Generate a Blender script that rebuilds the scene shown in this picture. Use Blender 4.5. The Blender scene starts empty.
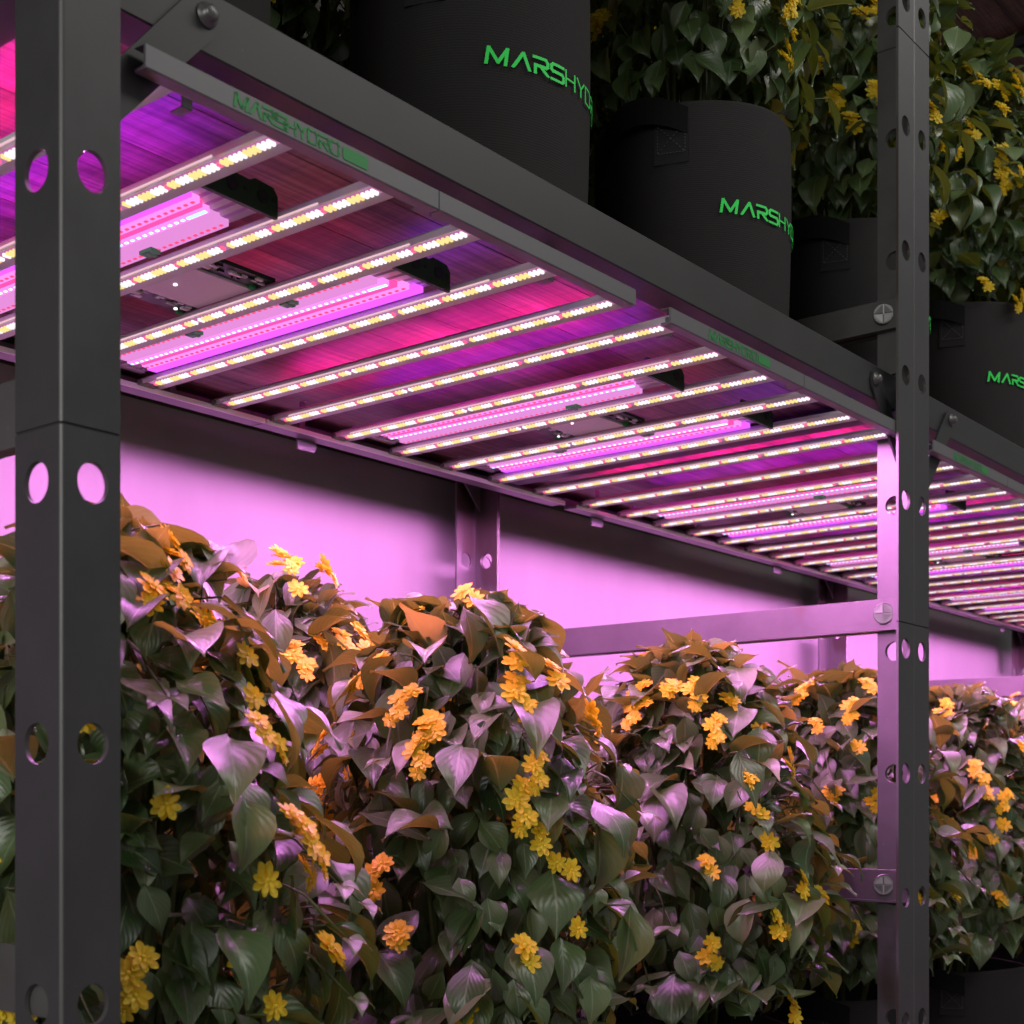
import bpy, math, random
from mathutils import Vector, Matrix
PI=math.pi
scene=bpy.context.scene
COL=scene.collection
ZC=1.10                      # eye height; shelf heights below are given from the floor

# ------------------------------------------------------------------ helpers
def tag(o,label=None,cat=None,group=None,kind=None):
    if label: o['label']=label
    if cat: o['category']=cat
    if group: o['group']=group
    if kind: o['kind']=kind
    return o
def empty(name,loc,label,cat,group=None,rz=0):
    o=bpy.data.objects.new(name,None); COL.objects.link(o)
    o.location=loc; o.rotation_euler=(0,0,rz); o.empty_display_size=.1
    return tag(o,label,cat,group)
def link(name,mesh,parent=None,loc=(0,0,0),rot=(0,0,0),scale=None):
    o=bpy.data.objects.new(name,mesh); COL.objects.link(o)
    o.location=loc; o.rotation_euler=rot
    if scale: o.scale=scale
    if parent: o.parent=parent
    return o
class MB:
    def __init__(s): s.v=[]; s.f=[]; s.m=[]; s.uv=None
    def add(s,vs,fs,mi=0):
        b=len(s.v); s.v+=[tuple(p) for p in vs]
        s.f+=[tuple(b+i for i in f) for f in fs]; s.m+=[mi]*len(fs)
    def box(s,x0,x1,y0,y1,z0,z1,mi=0):
        vs=[(x0,y0,z0),(x1,y0,z0),(x1,y1,z0),(x0,y1,z0),(x0,y0,z1),(x1,y0,z1),(x1,y1,z1),(x0,y1,z1)]
        s.add(vs,[(0,3,2,1),(4,5,6,7),(0,1,5,4),(1,2,6,5),(2,3,7,6),(3,0,4,7)],mi)
    def prism(s,pts,axis,a,b,mi=0):
        """extrude a closed 2D outline (counter-clockwise) along an axis"""
        n=len(pts)
        def P(p,t):
            if axis=='x': return (t,p[0],p[1])
            if axis=='y': return (p[0],t,p[1])
            return (p[0],p[1],t)
        vs=[P(p,a) for p in pts]+[P(p,b) for p in pts]
        fs=[tuple(range(n)),tuple(range(2*n-1,n-1,-1))]
        fs+=[(i,i+n,(i+1)%n+n,(i+1)%n) for i in range(n)]
        s.add(vs,fs,mi)
    def tube(s,pts,r,n=6,mi=0):
        ring=[]
        for i,p in enumerate(pts):
            p=Vector(p); a=Vector(pts[max(0,i-1)]); b=Vector(pts[min(len(pts)-1,i+1)])
            t=(b-a).normalized(); u=t.orthogonal().normalized(); w=t.cross(u)
            rr=r[i] if isinstance(r,(list,tuple)) else r
            ring.append([p+(u*math.cos(2*PI*k/n)+w*math.sin(2*PI*k/n))*rr for k in range(n)])
        vs=[q for R in ring for q in R]; fs=[]
        for i in range(len(pts)-1):
            for k in range(n):
                fs.append((i*n+k,i*n+(k+1)%n,(i+1)*n+(k+1)%n,(i+1)*n+k))
        fs.append(tuple(range(n-1,-1,-1))); fs.append(tuple((len(pts)-1)*n+k for k in range(n)))
        s.add(vs,fs,mi)
    def lathe(s,prof,n=48,mi=0,close=False):
        vs=[];fs=[]
        for r,z in prof:
            for k in range(n): vs.append((r*math.cos(2*PI*k/n),r*math.sin(2*PI*k/n),z))
        for i in range(len(prof)-1):
            for k in range(n):
                fs.append((i*n+k,i*n+(k+1)%n,(i+1)*n+(k+1)%n,(i+1)*n+k))
        if close:
            fs.append(tuple(range(n-1,-1,-1))); fs.append(tuple((len(prof)-1)*n+k for k in range(n)))
        s.add(vs,fs,mi)
    def mesh(s,name,mats,smooth=False,fix=True):
        me=bpy.data.meshes.new(name); me.from_pydata(s.v,[],s.f)
        for m in (mats if isinstance(mats,(list,tuple)) else [mats]): me.materials.append(m)
        me.polygons.foreach_set('material_index',s.m)
        if smooth: me.polygons.foreach_set('use_smooth',[True]*len(s.f))
        if s.uv:
            l=me.uv_layers.new(name='UVMap')
            flat=[]
            for f in s.f:
                for i in f: flat+=list(s.uv[i])
            l.data.foreach_set('uv',flat)
        me.update()
        if fix:
            import bmesh
            bm=bmesh.new(); bm.from_mesh(me); bmesh.ops.recalc_face_normals(bm,faces=bm.faces); bm.to_mesh(me); bm.free()
        return me
    def build(s,name,mats,parent=None,loc=(0,0,0),rot=(0,0,0),smooth=False,fix=True):
        return link(name,s.mesh(name,mats,smooth,fix),parent,loc,rot)

# ------------------------------------------------------------------ materials
def newmat(name):
    m=bpy.data.materials.new(name); m.use_nodes=True
    nt=m.node_tree; b=nt.nodes['Principled BSDF']
    return m,nt,b,nt.nodes,nt.links
def noise(nt,scale,detail=4,rough=.6,vec=None,stretch=None):
    n=nt.nodes.new('ShaderNodeTexNoise'); n.inputs['Scale'].default_value=scale
    n.inputs['Detail'].default_value=detail; n.inputs['Roughness'].default_value=rough
    tc=nt.nodes.new('ShaderNodeTexCoord'); mp=nt.nodes.new('ShaderNodeMapping')
    if stretch: mp.inputs['Scale'].default_value=stretch
    nt.links.new(tc.outputs['Object'],mp.inputs['Vector']); nt.links.new(mp.outputs['Vector'],n.inputs['Vector'])
    return n
def ramp(nt,fac,stops):
    r=nt.nodes.new('ShaderNodeValToRGB'); e=r.color_ramp.elements
    while len(e)<len(stops): e.new(.5)
    for i,(p,c) in enumerate(stops):
        e[i].position=p; e[i].color=(c[0],c[1],c[2],1)
    nt.links.new(fac,r.inputs['Fac']); return r
def mixc(nt,fac,a,b,mode='MIX'):
    m=nt.nodes.new('ShaderNodeMix'); m.data_type='RGBA'; m.blend_type=mode
    for s,v in ((m.inputs['Factor'],fac),(m.inputs['A'],a),(m.inputs['B'],b)):
        if isinstance(v,(int,float)): s.default_value=v
        elif isinstance(v,tuple): s.default_value=(v[0],v[1],v[2],1)
        else: nt.links.new(v,s)
    return m.outputs['Result']
def bump(nt,b,h,strength,dist=.002):
    n=nt.nodes.new('ShaderNodeBump'); n.inputs['Strength'].default_value=strength; n.inputs['Distance'].default_value=dist
    nt.links.new(h,n.inputs['Height']); nt.links.new(n.outputs['Normal'],b.inputs['Normal'])
def plain(name,c,rough=.5,metal=0,spec=.5):
    m,nt,b,N,L=newmat(name)
    b.inputs['Base Color'].default_value=(c[0],c[1],c[2],1); b.inputs['Roughness'].default_value=rough
    b.inputs['Metallic'].default_value=metal; b.inputs['Specular IOR Level'].default_value=spec
    n=noise(nt,60,3); bump(nt,b,n.outputs['Fac'],.05)
    return m
def glow(name,c,strength):
    m=bpy.data.materials.new(name); m.use_nodes=True; nt=m.node_tree
    nt.nodes.clear(); e=nt.nodes.new('ShaderNodeEmission'); o=nt.nodes.new('ShaderNodeOutputMaterial')
    e.inputs['Color'].default_value=(c[0],c[1],c[2],1); e.inputs['Strength'].default_value=strength
    nt.links.new(e.outputs[0],o.inputs['Surface']); return m

def steel_mat(name,base,stain,metal=.25,rough=.42,amount=.62):
    m,nt,b,N,L=newmat(name)
    n1=noise(nt,9,5,.65); n2=noise(nt,3.2,3,.5,stretch=(1,1,.35)); n3=noise(nt,160,2,.5)
    r1=ramp(nt,n1.outputs['Fac'],[(.35,tuple(x*.86 for x in base)),(.7,tuple(x*1.12 for x in base))])
    r2=ramp(nt,n2.outputs['Fac'],[(amount,(0,0,0)),(amount+.015,(1,1,1))])
    c=mixc(nt,r2.outputs['Color'],r1.outputs['Color'],stain)
    r3=ramp(nt,n3.outputs['Fac'],[(.74,(0,0,0)),(.78,(1,1,1))])
    c=mixc(nt,r3.outputs['Color'],c,tuple(min(1,x*1.6) for x in base))
    L.new(c,b.inputs['Base Color']); b.inputs['Metallic'].default_value=metal
    rr=nt.nodes.new('ShaderNodeMapRange'); rr.inputs['To Min'].default_value=rough-.08; rr.inputs['To Max'].default_value=rough+.14
    L.new(n1.outputs['Fac'],rr.inputs['Value']); L.new(rr.outputs['Result'],b.inputs['Roughness'])
    bump(nt,b,n1.outputs['Fac'],.08,.001)
    return m
M={}
M['steel']=steel_mat('dark_steel',(.066,.066,.068),(.056,.050,.046))
M['inner_lit']=steel_mat('steel_lit_inner_face',(.098,.096,.093),(.060,.047,.040),amount=.50,metal=.1)  # lighter copy of the post steel; stronger light on inner faces painted in
M['edge']=plain('steel_edge_highlight',(.13,.128,.125),.4,.3)  # paler steel, a painted highlight along edges
M['steel2']=steel_mat('dark_steel_rail',(.041,.041,.042),(.050,.041,.035),amount=.66)
M['cross']=steel_mat('cross_bar_steel',(.115,.112,.108),(.095,.078,.068),amount=.6)
M['seam']=plain('steel_seam',(.03,.03,.03),.7)
M['frame']=plain('fixture_frame_grey',(.17,.17,.175),.4,.2)
M['bolt']=steel_mat('bolt_steel',(.16,.157,.153),(.12,.09,.07),.6,.35,.7)
M['lilac']=plain('bar_aluminium',(.72,.68,.73),.4,.1)
M['plate']=plain('driver_plate',(.9,.88,.9),.45)
M['pcb']=plain('green_circuit_board',(.012,.045,.012),.45)
M['black']=plain('black_plastic',(.012,.012,.013),.5)
M['chipg']=plain('green_component',(.03,.45,.10),.4)
M['print']=plain('green_print',(.05,.95,.14),.55,0,.3)
M['fprint']=plain('green_frame_print',(.03,.30,.07),.5)
M['stitch']=plain('grey_thread',(.08,.08,.08),.8)
M['soil']=plain('dark_soil',(.02,.014,.01),.95)
M['strap']=plain('black_webbing',(.008,.008,.008),.9,0,.15)
# light emitting diodes, with painted glows on the bars and added upward glows
M['led_w']=glow('led_white',(1.0,.95,.96),1.2)
M['led_y']=glow('led_warm',(1.0,.78,.30),1.1)
M['led_r']=glow('led_red',(1.0,.12,.26),1.3)
M['bar_glow']=glow('bar_underside_glow',(.80,.26,.60),.62)  # lit look of the bar underside, put in as emission
M['edge_glint']=glow('bar_edge_highlight',(1.0,.62,.70),.9)  # bright line on the bar edge, a highlight painted as emission
M['violet']=glow('strip_violet',(.66,.09,1.0),1.5)
M['pink']=glow('strip_pink',(1.0,.24,.74),1.35)
M['hot']=glow('strip_hot_pink',(1.0,.06,.30),1.6)
M['lil2']=glow('strip_lilac',(.86,.30,.78),.95)
M['cyan']=glow('led_cyan',(.35,.80,1.0),2.0)
M['dotp']=glow('led_pale',(1.0,.75,.9),2.2)
M['dotr']=glow('led_rose',(1.0,.08,.22),1.1)
M['up_dim']=glow('added_upglow_dim_red',(1.0,.01,.16),9)  # this and the next three: added glows that tint the planks above
M['up_blue']=glow('added_upglow_blue',(.20,.01,1.0),46)
M['up_red']=glow('added_upglow_red',(1.0,.01,.12),32)
M['up_mag']=glow('added_upglow_magenta',(1.0,.01,.46),75)

def wood(name,c1,c2,c3,seam_w=.115):
    m,nt,b,N,L=newmat(name)
    n=noise(nt,7,7,.65,stretch=(.35,5,5)); n2=noise(nt,42,5,.6,stretch=(.15,4,4)); n3=noise(nt,26,4,.55,stretch=(3.2,.6,1))
    r=ramp(nt,n.outputs['Fac'],[(.3,c1),(.5,c2),(.72,c3)])
    r2=ramp(nt,n2.outputs['Fac'],[(.38,(.36,.36,.36)),(.60,(1,1,1))])
    c=mixc(nt,.8,r.outputs['Color'],r2.outputs['Color'],'MULTIPLY')
    r4=ramp(nt,n3.outputs['Fac'],[(.35,(.55,.55,.55)),(.62,(1,1,1))])
    c=mixc(nt,.65,c,r4.outputs['Color'],'MULTIPLY')
    # plank tone: one step per plank across Y
    tc=N.new('ShaderNodeTexCoord'); sx=N.new('ShaderNodeSeparateXYZ'); L.new(tc.outputs['Object'],sx.inputs[0])
    ad=N.new('ShaderNodeMath'); ad.operation='ADD'; L.new(sx.outputs['Y'],ad.inputs[0]); L.new(sx.outputs['Z'],ad.inputs[1])
    dv=N.new('ShaderNodeMath'); dv.operation='DIVIDE'; L.new(ad.outputs[0],dv.inputs[0]); dv.inputs[1].default_value=seam_w
    fl=N.new('ShaderNodeMath'); fl.operation='FLOOR'; L.new(dv.outputs[0],fl.inputs[0])
    wn=N.new('ShaderNodeTexWhiteNoise'); wn.noise_dimensions='1D'; L.new(fl.outputs[0],wn.inputs['W'])
    r3=ramp(nt,wn.outputs['Value'],[(0,(.6,.6,.6)),(1,(1,1,1))])
    c=mixc(nt,1.0,c,r3.outputs['Color'],'MULTIPLY')
    L.new(c,b.inputs['Base Color']); b.inputs['Roughness'].default_value=.42
    bump(nt,b,n2.outputs['Fac'],.5,.0015)
    return m
M['wood']=wood('shelf_planks',(.14,.08,.06),(.34,.21,.15),(.50,.34,.26))
M['wood_d']=wood('brown_panelling',(.045,.028,.018),(.10,.06,.038),(.15,.09,.058),.14)

def wallmat():
    m,nt,b,N,L=newmat('white_wall_paint')
    n=noise(nt,2.2,6,.6,stretch=(1.6,1,.5)); n2=noise(nt,90,3,.5); n3=noise(nt,14,4,.8)
    r=ramp(nt,n.outputs['Fac'],[(.3,(.22,.22,.216)),(.65,(.26,.26,.252))])
    r3=ramp(nt,n3.outputs['Fac'],[(.80,(1,1,1)),(.84,(.80,.79,.76))])
    c=mixc(nt,1.0,r.outputs['Color'],r3.outputs['Color'],'MULTIPLY')
    L.new(c,b.inputs['Base Color']); b.inputs['Roughness'].default_value=.75
    bump(nt,b,n2.outputs['Fac'],.15,.001); return m
M['wall']=wallmat()
def floormat():
    m,nt,b,N,L=newmat('concrete_floor')
    n=noise(nt,3,6,.6); r=ramp(nt,n.outputs['Fac'],[(.3,(.12,.12,.115)),(.7,(.2,.195,.19))])
    L.new(r.outputs['Color'],b.inputs['Base Color']); b.inputs['Roughness'].default_value=.6; return m
M['floor']=floormat()

def fabricmat():
    m,nt,b,N,L=newmat('black_felt_fabric')
    tc=N.new('ShaderNodeTexCoord')
    w=N.new('ShaderNodeTexWave'); w.wave_type='BANDS'; w.bands_direction='Z'; w.inputs['Scale'].default_value=95; w.inputs['Distortion'].default_value=.6
    w.inputs['Detail'].default_value=2
    L.new(tc.outputs['Object'],w.inputs['Vector'])
    n=noise(nt,5,4,.6); r=ramp(nt,n.outputs['Fac'],[(.35,(.027,.026,.026)),(.7,(.034,.033,.033))])
    c=mixc(nt,.25,r.outputs['Color'],w.outputs['Color'],'MULTIPLY')
    L.new(c,b.inputs['Base Color']); b.inputs['Roughness'].default_value=.85; b.inputs['Specular IOR Level'].default_value=.25
    bump(nt,b,w.outputs['Fac'],.25,.0006); return m
M['fabric']=fabricmat()

def leafmat():
    m,nt,b,N,L=newmat('green_leaf')
    uv=N.new('ShaderNodeUVMap'); sx=N.new('ShaderNodeSeparateXYZ'); L.new(uv.outputs['UV'],sx.inputs[0])
    # u runs along the leaf, v across (0..1, .5 on the midrib)
    av=N.new('ShaderNodeMath'); av.operation='SUBTRACT'; L.new(sx.outputs['Y'],av.inputs[0]); av.inputs[1].default_value=.5
    ab=N.new('ShaderNodeMath'); ab.operation='ABSOLUTE'; L.new(av.outputs[0],ab.inputs[0])
    # side veins curve forward from the midrib
    k=N.new('ShaderNodeMath'); k.operation='MULTIPLY'; L.new(ab.outputs[0],k.inputs[0]); k.inputs[1].default_value=-1.1
    s=N.new('ShaderNodeMath'); s.operation='ADD'; L.new(sx.outputs['X'],s.inputs[0]); L.new(k.outputs[0],s.inputs[1])
    q=N.new('ShaderNodeMath'); q.operation='MULTIPLY'; L.new(s.outputs[0],q.inputs[0]); q.inputs[1].default_value=44
    sn=N.new('ShaderNodeMath'); sn.operation='SINE'; L.new(q.outputs[0],sn.inputs[0])
    v1=ramp(nt,sn.outputs[0],[(.80,(0,0,0)),(1,(1,1,1))])
    v2=ramp(nt,ab.outputs[0],[(.012,(1,1,1)),(.035,(0,0,0))])
    at=N.new('ShaderNodeAttribute'); at.attribute_name='tint'
    base=ramp(nt,at.outputs['Fac'],[(0,(.044,.100,.028)),(.5,(.105,.180,.062)),(.88,(.20,.28,.12)),(1,(.33,.36,.20))])
    c=mixc(nt,.0,base.outputs['Color'],(.2,.3,.15))
    vm=N.new('ShaderNodeMath'); vm.operation='MULTIPLY'; L.new(v1.outputs['Color'],vm.inputs[0]); vm.inputs[1].default_value=.13
    c=mixc(nt,vm.outputs[0],base.outputs['Color'],(.25,.36,.20))
    vm2=N.new('ShaderNodeMath'); vm2.operation='MULTIPLY'; L.new(v2.outputs['Color'],vm2.inputs[0]); vm2.inputs[1].default_value=.55
    c=mixc(nt,vm2.outputs[0],c,(.30,.40,.24))
    L.new(c,b.inputs['Base Color']); b.inputs['Roughness'].default_value=.33; b.inputs['Specular IOR Level'].default_value=.9
    bump(nt,b,sn.outputs[0],.13,.0008)
    tr=N.new('ShaderNodeBsdfTranslucent'); tc=mixc(nt,1.0,c,(2.1,1.2,.32),'MULTIPLY'); L.new(tc,tr.inputs['Color'])
    mx=N.new('ShaderNodeMixShader'); mx.inputs[0].default_value=.28
    L.new(b.outputs[0],mx.inputs[1]); L.new(tr.outputs[0],mx.inputs[2]); L.new(mx.outputs[0],N['Material Output'].inputs['Surface'])
    return m
M['leaf']=leafmat()
def petalmat():
    m,nt,b,N,L=newmat('yellow_petal')
    n=noise(nt,120,2); r=ramp(nt,n.outputs['Fac'],[(.3,(.85,.60,.02)),(.7,(.95,.78,.05))])
    L.new(r.outputs['Color'],b.inputs['Base Color']); b.inputs['Roughness'].default_value=.5
    tr=N.new('ShaderNodeBsdfTranslucent'); tr.inputs['Color'].default_value=(.95,.65,.02,1)
    mx=N.new('ShaderNodeMixShader'); mx.inputs[0].default_value=.3
    L.new(b.outputs[0],mx.inputs[1]); L.new(tr.outputs[0],mx.inputs[2]); L.new(mx.outputs[0],N['Material Output'].inputs['Surface'])
    return m
M['petal']=petalmat()
M['petal_c']=plain('flower_heart',(.75,.55,.02),.7)
M['stem']=plain('green_brown_stem',(.10,.12,.04),.6)

# ------------------------------------------------------------------ lettering
LET={ # strokes in a box 0..w by 0..1
 'M':(1.35,[[(0,0),(.14,1),(.66,.12),(1.2,1),(1.08,0)]]),
 'A':(1.10,[[(0,0),(.62,1),(1.0,0)]]),
 'R':(1.05,[[(.0,.98),(.82,.98),(.95,.80),(.95,.58),(.82,.48),(.10,.48)],[(.10,.0),(.10,.48)],[(.42,.48),(.98,0)]]),
 'S':(1.00,[[(.95,.98),(.12,.98),(.0,.84),(.0,.62),(.12,.52),(.84,.52),(.95,.40),(.95,.14),(.84,.0),(.0,.0)]]),
 'H':(.95,[[(0,0),(0,1)],[(.85,0),(.85,1)],[(0,.5),(.85,.5)]]),
 'Y':(.95,[[(0,1),(.45,.5),(.90,1)],[(.45,.5),(.45,0)]]),
 'D':(1.0,[[(0,0),(0,1),(.7,1),(.92,.8),(.92,.2),(.7,0),(0,0)]]),
 'O':(1.0,[[(.14,0),(0,.2),(0,.8),(.14,1),(.78,1),(.92,.8),(.92,.2),(.78,0),(.14,0)]]),
}
def lettering(word,height,mapf,bold=(.2,.12),gap=.13,mb=None):
    """word: list of (letter, stroke weight index)"""
    mb=mb or MB(); x=0
    for ch,wi in word:
        w,strokes=LET[ch]; t=bold[wi]/2
        for st in strokes:
            for (x0,y0),(x1,y1) in zip(st,st[1:]):
                d=math.hypot(x1-x0,y1-y0); ux,uy=(x1-x0)/d,(y1-y0)/d
                ax,ay=x0-ux*t*.7,y0-uy*t*.7; d2=d+t*1.4; n=max(1,int(d2/.2))
                vs=[]
                for i in range(n+1):
                    px,py=ax+ux*d2*i/n,ay+uy*d2*i/n
                    for sgn in (-1,1):
                        qx,qy=px-uy*t*sgn+x,py+ux*t*sgn
                        vs.append(mapf(qx*height,min(1.06,max(-.06,qy))*height,0)); vs.append(mapf(qx*height,min(1.06,max(-.06,qy))*height,1))
                fs=[]
                for i in range(n):
                    a=i*4
                    fs+=[(a+1,a+5,a+7,a+3),(a,a+2,a+6,a+4),(a,a+4,a+5,a+1),(a+2,a+3,a+7,a+6)]
                fs+=[(0,1,3,2),(n*4,n*4+2,n*4+3,n*4+1)]
                mb.add(vs,fs)
        x+=w+gap
    return mb,(x-gap)*height
WORD=[('M',0),('A',0),('R',0),('S',0),('H',1),('Y',1),('D',1),('R',1),('O',1)]

# ------------------------------------------------------------------ perforated angle posts
W=.0657; T=.0045; HR=.0172
HOLES_UP=[1.617+.2147*k for k in range(0,10)]
HOLES_LO=[1.361-.2147*k for k in range(0,7)]
SEAMS=[1.405,2.42]
def flange(mb,x0,x1,z0,z1,holes,plane):
    """flat strip x0..x1 (across) by z0..z1 with round holes; plane(u,w,z) maps across/thickness/height"""
    cx=(x0+x1)/2; hw=min(.026,(x1-x0)/2-.002); n=32
    hs=sorted(h for h in holes if z0+.03<h<z1-.03)
    def quadbox(a,b,c,d):
        vs=[plane(a,0,c),plane(b,0,c),plane(b,0,d),plane(a,0,d),plane(a,T,c),plane(b,T,c),plane(b,T,d),plane(a,T,d)]
        mb.add(vs,[(0,1,2,3),(7,6,5,4),(0,4,5,1),(1,5,6,2),(2,6,7,3),(3,7,4,0)])
    def frontback(a,b,c,d):
        vs=[plane(a,0,c),plane(b,0,c),plane(b,0,d),plane(a,0,d),plane(a,T,c),plane(b,T,c),plane(b,T,d),plane(a,T,d)]
        mb.add(vs,[(0,1,2,3)]); mb.add(vs,[(7,6,5,4),(0,4,7,3),(1,2,6,5)],2)
    cur=z0
    for h in hs:
        frontback(x0,x1,cur,h-hw)
        frontback(x0,cx-hw,h-hw,h+hw); frontback(cx+hw,x1,h-hw,h+hw)
        vs=[]
        for k in range(n):
            a=2*PI*(k+.5)/n; c,s=math.cos(a),math.sin(a); q=hw/max(abs(c),abs(s))
            vs+=[plane(cx+c*q,0,h+s*q),plane(cx+c*HR,0,h+s*HR),plane(cx+c*(HR-.0006),T,h+s*(HR-.0006)),plane(cx+c*q,T,h+s*q)]
        # exact corners are rounded off by <1 mm, filled by small triangles
        fs=[]
        for k in range(n):
            a=k*4; b=((k+1)%n)*4
            fs+=[(a,b,b+1,a+1),(a+1,b+1,b+2,a+2),(a+2,b+2,b+3,a+3)]
        mb.add(vs,fs[0::3]); mb.add(vs,fs[1::3]+fs[2::3],2)
        for sx in (-1,1):
            for sz in (-1,1):
                ks=[k for k in range(n) if math.cos(2*PI*(k+.5)/n)*sx>0 and math.sin(2*PI*(k+.5)/n)*sz>0]
                pts=[]
                for k in ks:
                    a=2*PI*(k+.5)/n; c,s=math.cos(a),math.sin(a); q=hw/max(abs(c),abs(s)); pts.append((cx+c*q,h+s*q))
                p=max((p for p in pts if abs(abs(p[0]-cx)-hw)<1e-6),key=lambda p:abs(p[1]-h)); r=max((p for p in pts if abs(abs(p[1]-h)-hw)<1e-6),key=lambda p:abs(p[0]-cx))
                cc=(cx+sx*hw,h+sz*hw)
                for wth in (0,T): mb.add([plane(p[0],wth,p[1]),plane(cc[0],wth,cc[1]),plane(r[0],wth,r[1])],[(0,1,2)],0 if wth==0 else 2)
        cur=h+hw
    frontback(x0,x1,cur,z1)
    # caps
    for z in (z0,z1): mb.add([plane(x0,0,z),plane(x1,0,z),plane(x1,T,z),plane(x0,T,z)],[(0,1,2,3)])
def post_mesh(sx,sy,top=3.45):
    """corner at the origin, flanges running to sx*W in X and sy*W in Y"""
    mb=MB(); r=.004
    segs=[(0,SEAMS[0]-.0012)]+[(SEAMS[0]+.0012,SEAMS[1]-.0012)]+[(SEAMS[1]+.0012,top)]
    for i,(a,b) in enumerate(segs):
        hol=HOLES_LO if i==0 else HOLES_UP
        flange(mb,r,W,a,b,hol,lambda u,w,z:(sx*u,sy*w,z))
        flange(mb,r,W,a,b,hol,lambda u,w,z:(sx*w,sy*u,z))
        # rounded corner
        arc=[(r-r*math.cos(t*PI/10),r-r*math.sin(t*PI/10)) for t in range(6)]
        pts=[(sx*x,sy*y) for x,y in arc]+[(sx*T,sy*r),(sx*T,sy*T),(sx*r,sy*T)] if False else [(sx*x,sy*y) for x,y in arc]+[(sx*r,sy*T),(sx*T,sy*r)]
        mb.prism(pts,'z',a,b)
        for q in (1,2,3): mb.m[-len(pts)+q]=3  # corner highlight painted with the paler steel
    for z in SEAMS:    # recessed splice inside the angle
        mb.box(*sorted((sx*.0012,sx*(W-.001))),*sorted((sy*.0012,sy*(T-.0006))),z-.004,z+.004,1)
        mb.box(*sorted((sx*.0012,sx*(T-.0006))),*sorted((sy*.0012,sy*(W-.001))),z-.004,z+.004,1)
    return mb.mesh('post',[M['steel'],M['seam'],M['inner_lit'],M['edge']])
POST={(sx,sy):post_mesh(sx,sy) for sx in (1,-1) for sy in (1,-1)}

def screw_mesh():
    mb=MB(); mb.lathe([(.0005,0),(.0175,0),(.0185,.0015),(.0185,.0045),(.0172,.006)],28,0,False)
    n=28; b=len(mb.v)-n
    mb.add([(0,0,.0048)]+[mb.v[b+k] for k in range(n)],[(0,1+k,1+(k+1)%n) for k in range(n)])
    # four raised quadrants leave a cross-shaped slot
    for q in range(4):
        a0=q*PI/2; pts=[]
        g=.0013
        c=(g,g); R=.0166
        arc=[(R*math.cos(t),R*math.sin(t)) for t in [math.asin(g/R)+i*(PI/2-2*math.asin(g/R))/8 for i in range(9)]]
        for x,y in [c]+arc: pts.append((x*math.cos(a0)-y*math.sin(a0),x*math.sin(a0)+y*math.cos(a0)))
        m=len(pts); vs=[(x,y,.0045) for x,y in pts]+[(x*.97,y*.97,.0082-.0012*(math.hypot(x,y)/R)) for x,y in pts]
        mb.add(vs,[tuple(range(m,2*m))]+[(i,(i+1)%m,(i+1)%m+m,i+m) for i in range(m)])
    return mb.mesh('screw',M['bolt'])
SCREW=screw_mesh()
def bolt_mesh():
    mb=MB(); mb.lathe([(.0002,0),(.0115,0),(.0115,.002),(.0075,.0025),(.0075,.0085),(.005,.0105),(.0002,.011)],16)
    return mb.mesh('bolt',M['bolt'],True)
BOLT=bolt_mesh()
BAY=1.703; DEPTH=1.0
BOARD_TOP=[.354,1.82,3.286]
CROSS=[.98,1.448,1.975]          # top edges of the end cross bars
CROSS=[.514,.978,1.454,1.980]

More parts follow.
